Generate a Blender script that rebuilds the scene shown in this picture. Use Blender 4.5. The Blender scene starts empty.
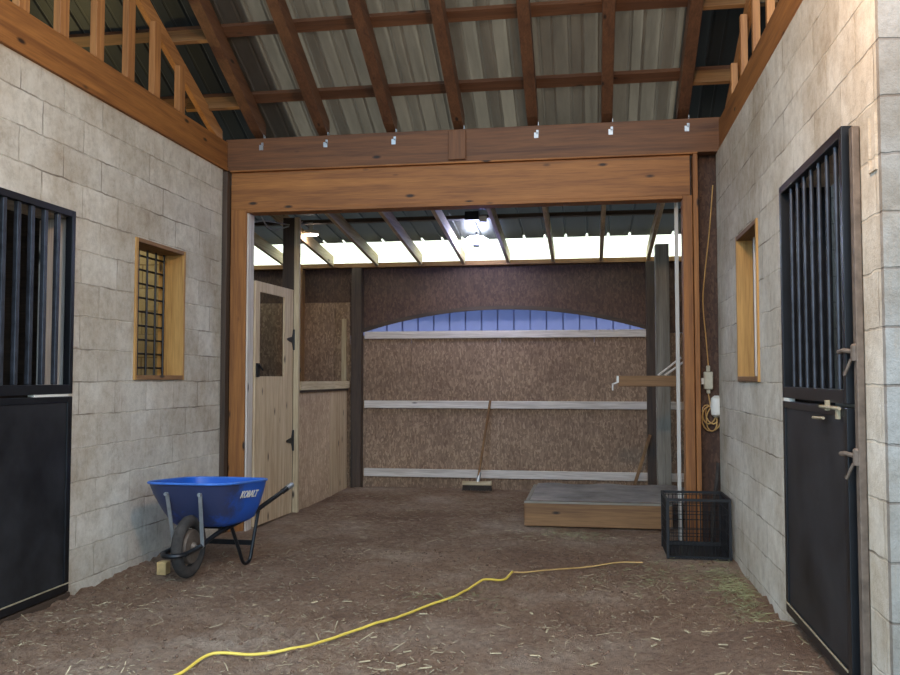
import bpy, bmesh, math, random
from mathutils import Vector, Matrix, noise
random.seed(7)
sc = bpy.context.scene
COL = sc.collection
PI = math.pi

# ------------------------------------------------------------------ camera
cam_d = bpy.data.cameras.new('camera'); cam = bpy.data.objects.new('camera', cam_d); COL.objects.link(cam)
TH = math.atan(139/860); PH = math.atan(40.5/860)
cam.location = (0, 0, 1.29); cam.rotation_euler = (PI/2+PH, 0, TH)
cam_d.sensor_width = 36; cam_d.lens = 860/900*36; cam_d.clip_start = .05
sc.camera = cam
sc.view_settings.view_transform = 'Standard'; sc.view_settings.look = 'None'
sc.view_settings.gamma = 1; sc.view_settings.use_curve_mapping = False
sc.view_settings.exposure = 0.56

# ------------------------------------------------------------------ materials
def s2l(c):
    return tuple(((v/255)/12.92 if v <= 10 else (((v/255)+.055)/1.055)**2.4) for v in c) + (1,)
class NT:
    def __init__(s, name):
        s.m = bpy.data.materials.new(name); s.m.use_nodes = True
        s.t = s.m.node_tree; s.b = s.t.nodes['Principled BSDF']
    def n(s, typ, **kw):
        nd = s.t.nodes.new(typ)
        for k, v in kw.items():
            if k in nd.inputs: nd.inputs[k].default_value = v
            else: setattr(nd, k, v)
        return nd
    def l(s, a, b): s.t.links.new(a, b)
    def set(s, **kw):
        for k, v in kw.items(): s.b.inputs[k.replace('_', ' ')].default_value = v
    def ramp(s, fac, stops):
        r = s.n('ShaderNodeValToRGB'); e = r.color_ramp.elements
        while len(e) < len(stops): e.new(.5)
        for i, (p, c) in enumerate(stops): e[i].position = p; e[i].color = c
        s.l(fac, r.inputs[0]); return r.outputs[0]
    def mix(s, a, b, fac, mode='MIX'):
        m = s.n('ShaderNodeMix', data_type='RGBA', blend_type=mode)
        for v, i in ((fac, 0), (a, 6), (b, 7)):
            if hasattr(v, 'is_linked'): s.l(v, m.inputs[i])
            else: m.inputs[i].default_value = v
        return m.outputs[2]
    def bump(s, h, strength, dist):
        b = s.n('ShaderNodeBump', Strength=strength, Distance=dist); s.l(h, b.inputs['Height']); s.l(b.outputs[0], s.b.inputs['Normal'])
    def coords(s, scale=(1,1,1), rnd=True):
        tc = s.n('ShaderNodeTexCoord'); mp = s.n('ShaderNodeMapping'); mp.inputs['Scale'].default_value = scale
        s.l(tc.outputs['Object'], mp.inputs['Vector'])
        if rnd:
            oi = s.n('ShaderNodeObjectInfo'); mu = s.n('ShaderNodeMath', operation='MULTIPLY'); mu.inputs[1].default_value = 37.0
            s.l(oi.outputs['Random'], mu.inputs[0]); cb = s.n('ShaderNodeCombineXYZ')
            for i in range(3): s.l(mu.outputs[0], cb.inputs[i])
            s.l(cb.outputs[0], mp.inputs['Location'])
        return mp.outputs[0]

def plain(name, rgb, rough=.6, metal=0, var=.25, scale=8, bump=.0):
    t = NT(name); c = s2l(rgb); co = t.coords()
    nz = t.n('ShaderNodeTexNoise', Scale=scale, Detail=5, Roughness=.65); t.l(co, nz.inputs['Vector'])
    d = tuple(v*(1-var) for v in c[:3])+(1,); u = tuple(min(1, v*(1+var)) for v in c[:3])+(1,)
    t.l(t.ramp(nz.outputs['Fac'], [(.3, d), (.7, u)]), t.b.inputs['Base Color'])
    t.set(Roughness=rough, Metallic=metal)
    if bump: t.bump(nz.outputs['Fac'], bump, .01)
    return t.m

def wood(name, light, dark, axis, knots=True, rough=.65, amt=1.0):
    t = NT(name + '_' + 'xyz'[axis]); sca = [11, 11, 11]; sca[axis] = .55
    co = t.coords(tuple(sca))
    n1 = t.n('ShaderNodeTexNoise', Scale=1.6, Detail=6, Roughness=.62, Distortion=.6); t.l(co, n1.inputs['Vector'])
    col = t.ramp(n1.outputs['Fac'], [(.28, s2l(dark)), (.52, s2l(tuple((a*2+b)/3 for a, b in zip(light, dark)))), (.72, s2l(light))])
    n2 = t.n('ShaderNodeTexNoise', Scale=9, Detail=3); t.l(co, n2.inputs['Vector'])
    col = t.mix(col, t.ramp(n2.outputs['Fac'], [(.35, (.55, .5, .45, 1)), (.6, (1, 1, 1, 1))]), .45, 'MULTIPLY')
    if knots:
        sk = [7, 7, 7]; sk[axis] = 2.6
        ck = t.coords(tuple(sk))
        vo = t.n('ShaderNodeTexVoronoi', Scale=1.0); t.l(ck, vo.inputs['Vector'])
        k = t.ramp(vo.outputs['Distance'], [(.055, (1, 1, 1, 1)), (.13, (0, 0, 0, 1))])
        col = t.mix(col, s2l(tuple(v*.38 for v in dark)), k)
    t.l(col, t.b.inputs['Base Color']); t.set(Roughness=rough)
    t.bump(n1.outputs['Fac'], .15, .004)
    return t.m
WOODS = {}
WDEF = dict(
    pine=((168, 110, 54), (116, 70, 32)),
    pine_dark=((122, 78, 42), (80, 48, 25)),
    truss=((112, 76, 50), (74, 46, 30)),
    stud=((190, 132, 76), (140, 90, 48)),
    lumber=((214, 194, 160), (170, 146, 112)),
    grey=((150, 142, 128), (106, 98, 86)),
    dark=((84, 66, 52), (50, 38, 28)),
    ply=((218, 194, 160), (178, 146, 110)),
    white=((226, 214, 202), (186, 172, 158)),
    sill=((150, 110, 68), (100, 68, 38)),
    jamb=((200, 154, 88), (160, 116, 60)))
def W(kind, axis):
    k = (kind, axis)
    if k not in WOODS: WOODS[k] = wood(kind + '_wood', *WDEF[kind], axis, knots=kind not in ('dark', 'grey'))
    return WOODS[k]

def block(name, ax, base, base2, mort):
    t = NT(name); g = t.n('ShaderNodeNewGeometry'); sp = t.n('ShaderNodeSeparateXYZ'); t.l(g.outputs['Position'], sp.inputs[0])
    cb = t.n('ShaderNodeCombineXYZ'); t.l(sp.outputs[ax], cb.inputs[0])
    ad = t.n('ShaderNodeMath', operation='ADD'); ad.inputs[1].default_value = -.056 + 4.064; t.l(sp.outputs[2], ad.inputs[0]); t.l(ad.outputs[0], cb.inputs[1])
    wob = t.n('ShaderNodeTexNoise', Scale=9, Detail=2); t.l(g.outputs['Position'], wob.inputs['Vector'])
    vm = t.n('ShaderNodeVectorMath', operation='MULTIPLY_ADD'); t.l(wob.outputs['Color'], vm.inputs[0]); vm.inputs[1].default_value = (.018, .022, 0); t.l(cb.outputs[0], vm.inputs[2])
    br = t.n('ShaderNodeTexBrick', offset=.5, squash=1.0); t.l(vm.outputs[0], br.inputs['Vector'])
    for k, v in {'Scale': 1, 'Mortar Size': .0055, 'Mortar Smooth': .5, 'Bias': 0.0, 'Brick Width': .4064, 'Row Height': .2032,
                 'Color1': s2l(base), 'Color2': s2l(base2), 'Mortar': s2l(mort)}.items(): br.inputs[k].default_value = v
    big = t.n('ShaderNodeTexNoise', Scale=1.7, Detail=6, Roughness=.7); t.l(g.outputs['Position'], big.inputs['Vector'])
    col = t.mix(br.outputs['Color'], t.ramp(big.outputs['Fac'], [(.33, s2l((196, 180, 158))), (.6, (1, 1, 1, 1))]), .7, 'MULTIPLY')
    st = t.n('ShaderNodeMapping'); st.inputs['Scale'].default_value = (6, 6, 1.3); t.l(g.outputs['Position'], st.inputs['Vector'])
    sn = t.n('ShaderNodeTexNoise', Scale=1.6, Detail=8, Roughness=.75); t.l(st.outputs[0], sn.inputs['Vector'])
    col = t.mix(col, s2l((150, 128, 104)), t.ramp(sn.outputs['Fac'], [(.57, (0, 0, 0, 1)), (.74, (.55, .55, .55, 1))]))
    mo = t.n('ShaderNodeTexNoise', Scale=14, Detail=9, Roughness=.8); t.l(g.outputs['Position'], mo.inputs['Vector'])
    col = t.mix(col, t.ramp(mo.outputs['Fac'], [(.33, (.66, .63, .6, 1)), (.55, (1, 1, 1, 1))]), .75, 'MULTIPLY')
    fine = t.n('ShaderNodeTexNoise', Scale=70, Detail=4, Roughness=.7); t.l(g.outputs['Position'], fine.inputs['Vector'])
    # patchy dark joints, the paint has bridged the others
    jm = t.n('ShaderNodeTexNoise', Scale=3.1, Detail=3); t.l(g.outputs['Position'], jm.inputs['Vector'])
    jf = t.n('ShaderNodeMath', operation='MULTIPLY'); t.l(br.outputs['Fac'], jf.inputs[0]); t.l(t.ramp(jm.outputs['Fac'], [(.47, (0, 0, 0, 1)), (.66, (.7, .7, .7, 1))]), jf.inputs[1])
    col = t.mix(col, s2l((96, 80, 66)), jf.outputs[0])
    t.l(col, t.b.inputs['Base Color']); t.set(Roughness=.85)
    iv = t.n('ShaderNodeMath', operation='MULTIPLY_ADD'); iv.inputs[1].default_value = -.8; t.l(br.outputs['Fac'], iv.inputs[0])
    fm = t.n('ShaderNodeMath', operation='MULTIPLY'); fm.inputs[1].default_value = .5; t.l(fine.outputs['Fac'], fm.inputs[0]); t.l(fm.outputs[0], iv.inputs[2])
    t.bump(iv.outputs[0], .75, .010)
    return t.m

def osb(name, a, b, c, scale=22):
    t = NT(name); co = t.coords((1, 1, 1), rnd=False)
    wn = t.n('ShaderNodeTexNoise', Scale=5, Detail=2); t.l(co, wn.inputs['Vector'])
    vm = t.n('ShaderNodeVectorMath', operation='MULTIPLY_ADD'); t.l(wn.outputs['Color'], vm.inputs[0]); vm.inputs[1].default_value = (.06, .06, .06); t.l(co, vm.inputs[2])
    cols = []
    for k, s3 in enumerate(((1, 1, .22), (1, 1, .25), (1, 1, .3))):
        mp = t.n('ShaderNodeMapping'); mp.inputs['Scale'].default_value = s3; mp.inputs['Rotation'].default_value = (0, .35+k*1.05, .3*k); t.l(vm.outputs[0], mp.inputs['Vector'])
        vo = t.n('ShaderNodeTexVoronoi', Scale=scale*(1+.3*k)); t.l(mp.outputs[0], vo.inputs['Vector'])
        cols.append(vo.outputs['Color'])
    pk = t.n('ShaderNodeTexVoronoi', Scale=30); t.l(co, pk.inputs['Vector']); sx = t.n('ShaderNodeSeparateXYZ'); t.l(pk.outputs['Color'], sx.inputs[0])
    hard = [(.45, (0, 0, 0, 1)), (.5, (1, 1, 1, 1))]
    m = t.mix(t.mix(cols[0], cols[1], t.ramp(sx.outputs[0], hard)), cols[2], t.ramp(sx.outputs[1], hard))
    bw = t.n('ShaderNodeRGBToBW'); t.l(m, bw.inputs[0])
    col = t.ramp(bw.outputs[0], [(.15, s2l(a)), (.5, s2l(b)), (.85, s2l(c))])
    big = t.n('ShaderNodeTexNoise', Scale=1.3, Detail=5); t.l(co, big.inputs['Vector'])
    col = t.mix(col, t.ramp(big.outputs['Fac'], [(.35, (.72, .68, .66, 1)), (.62, (1, 1, 1, 1))]), .8, 'MULTIPLY')
    t.l(col, t.b.inputs['Base Color']); t.set(Roughness=.75); t.bump(bw.outputs[0], .2, .004)
    return t.m

def sheet(name, rgb, rough, metal, rust=.0):
    t = NT(name); g = t.coords((3, .5, .5), rnd=False)
    nz = t.n('ShaderNodeTexNoise', Scale=3, Detail=6, Roughness=.7); t.l(g, nz.inputs['Vector'])
    c = s2l(rgb); d = tuple(v*.72 for v in c[:3])+(1,)
    t.l(t.ramp(nz.outputs['Fac'], [(.32, d), (.65, c)]), t.b.inputs['Base Color']); t.set(Roughness=rough, Metallic=metal)
    return t.m

M = {}
M['block_x'] = block('painted_block_long', 1, (218, 209, 194), (200, 190, 174), (214, 204, 186))
M['block_y'] = block('bare_block_end', 0, (158, 152, 144), (146, 140, 132), (128, 120, 112))
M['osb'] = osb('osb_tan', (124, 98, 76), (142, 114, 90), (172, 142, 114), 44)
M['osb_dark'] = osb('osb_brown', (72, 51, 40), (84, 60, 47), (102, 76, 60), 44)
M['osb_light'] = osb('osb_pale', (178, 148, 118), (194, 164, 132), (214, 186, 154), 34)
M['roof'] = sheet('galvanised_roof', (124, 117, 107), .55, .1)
M['roof_dark'] = sheet('dark_roof_sheet', (44, 46, 46), .5, .2)  # outer bays of the same roof, their shade put into the colour
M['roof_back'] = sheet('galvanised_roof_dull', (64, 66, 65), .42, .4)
M['siding'] = plain('bluelit_siding', (170, 178, 226), .45, 0, .08, 3)
M['black'] = plain('black_painted_steel', (26, 27, 30), .38, .3, .35, 6)
M['panel'] = plain('black_door_sheet', (33, 33, 35), .5, .1, .8, 3)
M['bar'] = plain('worn_steel_bar', (62, 64, 70), .36, .5, .5, 9)
M['rust'] = plain('rusty_grey_steel', (112, 98, 86), .6, .4, .35, 20)
M['steel'] = plain('galvanised_steel', (170, 172, 172), .4, .7, .2, 20)
M['brass'] = plain('pale_latch', (168, 154, 126), .5, .2, .2, 20)
M['whitep'] = plain('white_plastic', (220, 216, 206), .5, 0, .06, 10)
M['rubber'] = plain('black_rubber', (58, 52, 47), .9, 0, .45, 14, .3)
M['wire'] = plain('black_wire', (22, 22, 24), .5, .2, .2, 20)
M['tray'] = plain('black_plastic_tray', (20, 20, 22), .6, 0, .3, 6)
M['cord'] = plain('yellow_cord', (222, 190, 78), .5, 0, .08, 4)
M['dullcord'] = plain('tan_cord', (196, 156, 96), .6, 0, .2, 8)
M['cable'] = plain('grey_cable', (160, 156, 148), .6, 0, .15, 8)
M['straw'] = plain('dry_straw', (186, 166, 132), .8, 0, .3, 6)
M['hay'] = plain('green_hay', (150, 146, 104), .9, 0, .35, 6)
M['clod'] = plain('dirt_clods', (112, 86, 68), .95, 0, .3, 9, .3)
M['mat'] = plain('worn_rubber_mat', (176, 166, 158), .9, 0, .45, 2.2, .2)
M['tan'] = plain('tan_block_wood', (196, 160, 106), .8, 0, .25, 12)
M['ground'] = plain('outside_ground', (120, 112, 98), .95, 0, .25, 1)
M['paper'] = plain('white_tag', (226, 222, 210), .6, 0, .05, 5)

def tubmat():
    t = NT('blue_tub'); co = t.coords((1, 1, 1), rnd=False)
    nz = t.n('ShaderNodeTexNoise', Scale=5, Detail=7, Roughness=.7); t.l(co, nz.inputs['Vector'])
    sp = t.n('ShaderNodeSeparateXYZ'); t.l(co, sp.inputs[0])
    # mottled dark grey over the blue, strongest at the nose of the tub
    mr = t.n('ShaderNodeMapRange'); t.l(sp.outputs[0], mr.inputs[0])
    for i, v in ((1, -.12), (2, .42), (3, .55), (4, -.25)): mr.inputs[i].default_value = v
    ad = t.n('ShaderNodeMath', operation='ADD'); t.l(nz.outputs['Fac'], ad.inputs[0]); t.l(mr.outputs[0], ad.inputs[1])
    nose_grey = t.ramp(ad.outputs[0], [(.52, (0, 0, 0, 1)), (.78, (.85, .85, .85, 1))])
    t.l(t.mix(s2l((28, 92, 190)), s2l((58, 55, 58)), nose_grey), t.b.inputs['Base Color']); t.set(Roughness=.42)
    return t.m
M['tub'] = tubmat()

def dirt():
    t = NT('barn_dirt'); g = t.coords((1, 1, 1), rnd=False)
    n1 = t.n('ShaderNodeTexNoise', Scale=.9, Detail=8, Roughness=.65); t.l(g, n1.inputs['Vector'])
    n2 = t.n('ShaderNodeTexNoise', Scale=26, Detail=8, Roughness=.75); t.l(g, n2.inputs['Vector'])
    n3 = t.n('ShaderNodeTexNoise', Scale=130, Detail=3, Roughness=.7); t.l(g, n3.inputs['Vector'])
    col = t.ramp(n1.outputs['Fac'], [(.3, s2l((138, 100, 74))), (.5, s2l((172, 136, 108))), (.7, s2l((204, 176, 152)))])
    col = t.mix(col, t.ramp(n2.outputs['Fac'], [(.34, (.42, .38, .36, 1)), (.56, (1, 1, 1, 1))]), .8, 'MULTIPLY')
    col = t.mix(col, s2l((206, 184, 146)), t.ramp(n3.outputs['Fac'], [(.62, (0, 0, 0, 1)), (.74, (.6, .6, .6, 1))]))
    t.l(col, t.b.inputs['Base Color']); t.set(Roughness=.95)
    ad = t.n('ShaderNodeMath', operation='ADD'); t.l(n2.outputs['Fac'], ad.inputs[0]); t.l(n3.outputs['Fac'], ad.inputs[1])
    t.bump(ad.outputs[0], 1.0, .05)
    return t.m
M['dirt'] = dirt()

def translucent(name, rgb):
    t = NT(name); out = t.t.nodes['Material Output']
    tr = t.n('ShaderNodeBsdfTranslucent'); tr.inputs[0].default_value = s2l(rgb)
    df = t.n('ShaderNodeBsdfDiffuse'); df.inputs[0].default_value = s2l(rgb)
    mx = t.n('ShaderNodeMixShader'); mx.inputs[0].default_value = .25
    t.l(tr.outputs[0], mx.inputs[1]); t.l(df.outputs[0], mx.inputs[2]); t.l(mx.outputs[0], out.inputs[0])
    return t.m
M['clear'] = translucent('translucent_panel', (250, 250, 236))
M['siding'] = translucent('bluelit_siding', (148, 154, 184))  # metal siding, bluish light put into its colour and translucent glow
def emit(name, rgb, k):
    t = NT(name); t.set(Base_Color=s2l(rgb), Emission_Color=s2l(rgb), Emission_Strength=k); return t.m
M['led_warm'] = emit('lit_lens_warm', (255, 240, 232), 16)
M['led_cool'] = emit('lit_lens_cool', (226, 234, 255), 40)

# ------------------------------------------------------------------ geometry helpers
def BM(): return bmesh.new()
def box(bm, x0, x1, y0, y1, z0, z1):
    v = [bm.verts.new(p) for p in ((x0,y0,z0),(x1,y0,z0),(x1,y1,z0),(x0,y1,z0),(x0,y0,z1),(x1,y0,z1),(x1,y1,z1),(x0,y1,z1))]
    for f in ((3,2,1,0),(4,5,6,7),(0,1,5,4),(1,2,6,5),(2,3,7,6),(3,0,4,7)): bm.faces.new([v[i] for i in f])
    return bm
def beam(bm, p, q, w, h, up=(0,0,1)):
    p, q = Vector(p), Vector(q); d = (q-p).normalized(); s = d.cross(Vector(up)).normalized(); u = s.cross(d)
    v = [bm.verts.new(e + s*a*w/2 + u*b*h/2) for e in (p, q) for a, b in ((-1,-1),(1,-1),(1,1),(-1,1))]
    for f in ((0,1,2,3),(7,6,5,4),(0,4,5,1),(1,5,6,2),(2,6,7,3),(3,7,4,0)): bm.faces.new([v[i] for i in f])
    return bm
def tube(bm, pts, r, seg=8, closed=False):
    pts = [Vector(p) for p in pts]; n = len(pts); rings = []; prev = None
    for i, p in enumerate(pts):
        a = pts[(i-1) % n] if (i or closed) else p; b = pts[(i+1) % n] if (i < n-1 or closed) else p
        d = (b-a).normalized()
        if prev is None:
            s = d.cross(Vector((0,0,1)));  s = s.normalized() if s.length > .05 else d.cross(Vector((1,0,0))).normalized()
        else:
            s = (prev - d*prev.dot(d)).normalized()
        prev = s; u = d.cross(s); rr = r[i] if isinstance(r, (list, tuple)) else r
        rings.append([bm.verts.new(p + s*math.cos(k*2*PI/seg)*rr + u*math.sin(k*2*PI/seg)*rr) for k in range(seg)])
    for i in range(n if closed else n-1):
        A, B = rings[i], rings[(i+1) % n]
        for k in range(seg): bm.faces.new((A[k], A[(k+1) % seg], B[(k+1) % seg], B[k]))
    if not closed: bm.faces.new(rings[0][::-1]); bm.faces.new(rings[-1])
    return bm
def lathe(bm, prof, center, axis='z', seg=24):
    rings = []; c = Vector(center)
    for r, h in prof:
        ring = []
        for k in range(seg):
            a = k*2*PI/seg; x, y = r*math.cos(a), r*math.sin(a)
            ring.append(bm.verts.new(c + (Vector((x, y, h)) if axis == 'z' else Vector((x, h, y)) if axis == 'y' else Vector((h, x, y)))))
        rings.append(ring)
    for A, B in zip(rings, rings[1:]):
        for k in range(seg): bm.faces.new((A[k], A[(k+1) % seg], B[(k+1) % seg], B[k]))
    bm.faces.new(rings[0][::-1]); bm.faces.new(rings[-1])
    return bm
def smooth_pts(pts, n=6):
    P = [Vector(p) for p in pts]; P = [P[0]*2-P[1]] + P + [P[-1]*2-P[-2]]; out = []
    for i in range(1, len(P)-2):
        a, b, c, d = P[i-1:i+3]
        for k in range(n):
            t = k/n; out.append(.5*((2*b)+(c-a)*t+(2*a-5*b+4*c-d)*t*t+(3*b-a-3*c+d)*t**3))
    out.append(P[-2]); return out
def obj(name, bm, mat, parent=None, origin=None, bev=0, smooth=False, local=False):
    bmesh.ops.recalc_face_normals(bm, faces=bm.faces)
    me = bpy.data.meshes.new(name); xs = [v.co for v in bm.verts]
    if parent is not None and not local:
        o_ = parent['_base'] if '_base' in parent else (0, 0, 0); o0 = Vector(o_)
    elif parent is None:
        if origin is None:
            origin = [(min(v[i] for v in xs)+max(v[i] for v in xs))/2 for i in range(3)]; origin[2] = min(v[2] for v in xs)
        o0 = Vector(origin)
    else: o0 = Vector((0, 0, 0))
    if o0.length: bmesh.ops.translate(bm, verts=bm.verts, vec=-o0)
    if smooth:
        for f in bm.faces: f.smooth = True
    bm.to_mesh(me); bm.free()
    if mat: me.materials.append(mat)
    o = bpy.data.objects.new(name, me); COL.objects.link(o)
    if parent is not None: o.parent = parent
    else: o.location = o0; 
    o['_base'] = tuple(o0) if not local else (0, 0, 0)
    if bev:
        b = o.modifiers.new('bevel', 'BEVEL'); b.width = bev; b.segments = 2; b.limit_method = 'ANGLE'
    if smooth:
        b = o.modifiers.new('edge', 'EDGE_SPLIT'); b.split_angle = math.radians(40)
    return o
def tag(o, label, cat, group=None, kind=None):
    o['label'] = label; o['category'] = cat
    if group: o['group'] = group
    if kind: o['kind'] = kind
    return o
def struct(o, label=None, cat=None):
    o['kind'] = 'structure'
    if label: o['label'] = label
    if cat: o['category'] = cat
    return o
def empty(name, loc, rz=0):
    o = bpy.data.objects.new(name, None); COL.objects.link(o); o.location = loc; o.rotation_euler = (0, 0, rz); o.empty_display_size = .1
    o['_base'] = tuple(loc) if rz == 0 else (0, 0, 0)
    return o
def lbox(name, wood_kind, dims, parent=None, bev=.004):
    x0, x1, y0, y1, z0, z1 = dims; s = (x1-x0, y1-y0, z1-z0)
    return obj(name, box(BM(), *dims), W(wood_kind, s.index(max(s))) if isinstance(wood_kind, str) else wood_kind, parent, bev=bev)
def copy_thing(o, loc):
    c = o.copy(); COL.objects.link(c); c.location = loc
    for ch in list(o.children):
        k = ch.copy(); COL.objects.link(k); k.parent = c
        for g in list(ch.children):
            kk = g.copy(); COL.objects.link(kk); kk.parent = k
    return c
ORD = ['first', 'second', 'third', 'fourth', 'fifth', 'sixth', 'seventh', 'eighth', 'ninth', 'tenth']

# ------------------------------------------------------------------ dimensions
XL, XR = -3.10, 1.015        # aisle faces of the two block walls
TW = .20                     # wall thickness
Y0, YH, YB = 3.19, 7.05, 10.0  # front end, header wall, back wall
ZW = 3.08                    # top of block walls

# ------------------------------------------------------------------ floor
def ground_h(x, y):
    p = Vector((x, y, 0)); f = 1.0
    h = .016*noise.noise(p*1.1) + .012*noise.noise(p*3.7+Vector((5,1,0)))
    a = max(0, min(1, (6.8-y)/1.5))
    b = a*max(0, noise.noise(p*.9+Vector((9, 2, 4)))*1.4+.35)
    h += (.006+.034*b)*noise.noise(p*8+Vector((2,8,3))) + (.003+.026*b)*noise.noise(p*19) + (.002+.013*b)*noise.noise(p*37)
    if y > 9.0: h += .012*(y-9.0)
    if x > .35 and y < 4.9: h += .095*min(1, (x-.35)/.5)*max(0, min(1, (4.85-y)/.35))
    return h - .012
bm = BM(); nx, ny = 330, 470
gx = [-3.4 + 4.9*i/nx for i in range(nx+1)]; gy = [2.6 + 7.5*j/ny for j in range(ny+1)]
vs = [[bm.verts.new((x, y, ground_h(x, y))) for x in gx] for y in gy]
for j in range(ny):
    for i in range(nx): bm.faces.new((vs[j][i], vs[j][i+1], vs[j+1][i+1], vs[j+1][i]))
bord = [(-7, 3.0), (5, 3.0), (5, 10.1), (-7, 10.1)]
for (x0, x1, y0, y1) in ((-7, -3.3, 2.6, 10.1), (1.4, 5, 2.6, 10.1)): box(bm, x0, x1, y0, y1, -.08, -.03)
fl = obj('floor', bm, M['dirt'], origin=(0, 0, 0), smooth=True); struct(fl, 'brown dirt barn floor littered with straw', 'floor')
gr = obj('ground', box(BM(), -40, 40, -40, 40, -.4, -.1), M['ground'], origin=(0, 0, 0)); struct(gr)

# ------------------------------------------------------------------ block walls with openings
def wall_strip(bm, xa, xb, openings, y0, y1, z0, z1):
    ys = sorted({y0, y1, *[o[0] for o in openings], *[o[1] for o in openings]})
    for a, b in zip(ys, ys[1:]):
        op = [o for o in openings if o[0] <= a and b <= o[1]]
        if not op: box(bm, xa, xb, a, b, z0, z1)
        else:
            _, _, q0, q1 = op[0]
            if q0 > z0+.01: box(bm, xa, xb, a, b, z0, q0)
            box(bm, xa, xb, a, b, q1, z1)
DOOR = (3.62, 4.76, -.12, 2.26); WINL = (5.50, 6.24, 1.275, 2.27); WINR = (5.40, 6.14, 1.265, 2.26)
bm = BM(); wall_strip(bm, XL-TW, XL, [DOOR, WINL], Y0, 6.92, -.12, ZW)
wl = obj('wall_left', bm, M['block_x'], origin=(0, 0, 0)); struct(wl, 'cream painted concrete block wall on the left', 'wall')
bm = BM(); DR = (3.47, 4.58, -.12, 2.26); wall_strip(bm, XR, XR+TW, [DR, WINR], Y0+.02, YH+.02, -.12, ZW)
box(bm, XR-.008, XR, Y0+.03, Y0+.038, 2.03, 2.235); box(bm, XR-.008, XR, Y0+.10, Y0+.108, 2.03, 2.235); box(bm, XR-.008, XR, Y0+.038, Y0+.10, 2.03, 2.042)
wr = obj('wall_right', bm, M['block_x'], origin=(0, 0, 0)); struct(wr, 'cream painted concrete block wall on the right', 'wall')
# front end of the right wall: return of unpainted-looking block with a sash groove
bm = BM(); box(bm, XR, XR+.085, Y0-.01, Y0+.02, -.12, 3.6)
for k in range(18):
    z = .056-.2032+k*.2032
    if k == 12: continue
    box(bm, XR+.085, XR+.115, Y0-.01 if k % 3 else Y0-.01, Y0+.02, z, z+.2032)
box(bm, XR+.115, 4.6, Y0-.01, Y0+.02, -.12, 3.6)
wf = obj('wall_front', bm, M['block_y'], origin=(0, 0, 0)); struct(wf, 'rough pale block return wall at the right edge', 'wall')
bm = BM(); box(bm, -6.8, XL-TW, Y0, Y0+.2, -.12, 5.4); o = obj('wall_front_left', bm, M['block_y'], origin=(0,0,0)); struct(o)
bm = BM(); box(bm, -6.8, XL-TW-.002, YH-.05, YH+.1, -.12, 3.3); o = obj('wall_stall_left', bm, M['block_y'], origin=(0,0,0)); struct(o)
bm = BM(); box(bm, XR+TW+.002, 4.6, YH-.05, YH+.1, -.12, 3.3); o = obj('wall_stall_right', bm, M['block_y'], origin=(0,0,0)); struct(o)
bm = BM(); box(bm, -6.8, -6.6, Y0, YH+.1, -.12, 5.4); o = obj('wall_outer_left', bm, M['osb_dark'], origin=(0,0,0)); struct(o)
bm = BM(); box(bm, 4.6, 4.8, Y0, YH+.1, -.12, 5.4); o = obj('wall_outer_right', bm, M['osb_dark'], origin=(0,0,0)); struct(o)

# ------------------------------------------------------------------ ribbed sheets
def ribbed(x0, x1, ya, yb, zf, pitch=.2286, rib=.045, h=.022, thick=.002, cut=None):
    """sheet running along Y, ribs across X, zf(y) gives the height of its underside"""
    prof = []; x = x0
    while x < x1:
        prof += [(x, 0), (x+.07, 0), (x+.075, .004), (x+.09, .004), (x+.095, 0), (x+pitch-rib, 0), (x+pitch-rib+.012, h), (x+pitch-.012, h)]
        x += pitch
    prof.append((x, 0)); bm = BM(); rows = []
    for y in (ya, yb): rows.append([bm.verts.new((px, y, zf(y)+pz)) for px, pz in prof])
    for i in range(len(prof)-1): bm.faces.new((rows[0][i], rows[0][i+1], rows[1][i+1], rows[1][i]))
    bmesh.ops.solidify(bm, geom=bm.faces[:], thickness=-thick)
    return bm
RS = .52
def zroof(y): return 3.545 + RS*(YH-y)
rf = obj('ceiling', ribbed(-2.83, .79, 2.6, 7.35, zroof, pitch=.2265, rib=.03, h=.012), M['roof'], origin=(0, 0, 0)); struct(rf, 'ribbed grey metal underside of the main roof', 'ceiling')
rf = obj('ceiling_left', ribbed(-6.9, -2.7, 2.6, 7.35, lambda y: zroof(y)+.016, rib=.03, h=.012), M['roof_dark'], origin=(0, 0, 0)); struct(rf, 'ribbed roof sheets above the left wall, shade put into their colour', 'ceiling')
rf = obj('ceiling_right', ribbed(.70, 4.9, 2.6, 7.35, lambda y: zroof(y)+.016, rib=.03, h=.012), M['roof_dark'], origin=(0, 0, 0)); struct(rf, 'ribbed roof sheets above the right wall, shade put into their colour', 'ceiling')

# purlins on the main roof
for i, y in enumerate((6.80, 6.18, 5.56, 4.94, 4.32, 3.7)):
    z = zroof(y) - .021
    bm = BM(); beam(bm, (-6.8, y, z), (4.8, y, z), .10, .036, up=(0, RS, 1))
    o = obj('roof_purlin', bm, W('truss', 0))
    tag(o, ('brown roof purlin nearest the header beam, under the metal roof', 'brown roof purlin at the top edge of the photo, under the metal roof')[i] if i < 2 else 'brown roof purlin higher up the main roof, out of view', 'purlin', 'purlins across the main roof')
    if i > 1: bpy.data.objects.remove(o)
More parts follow.
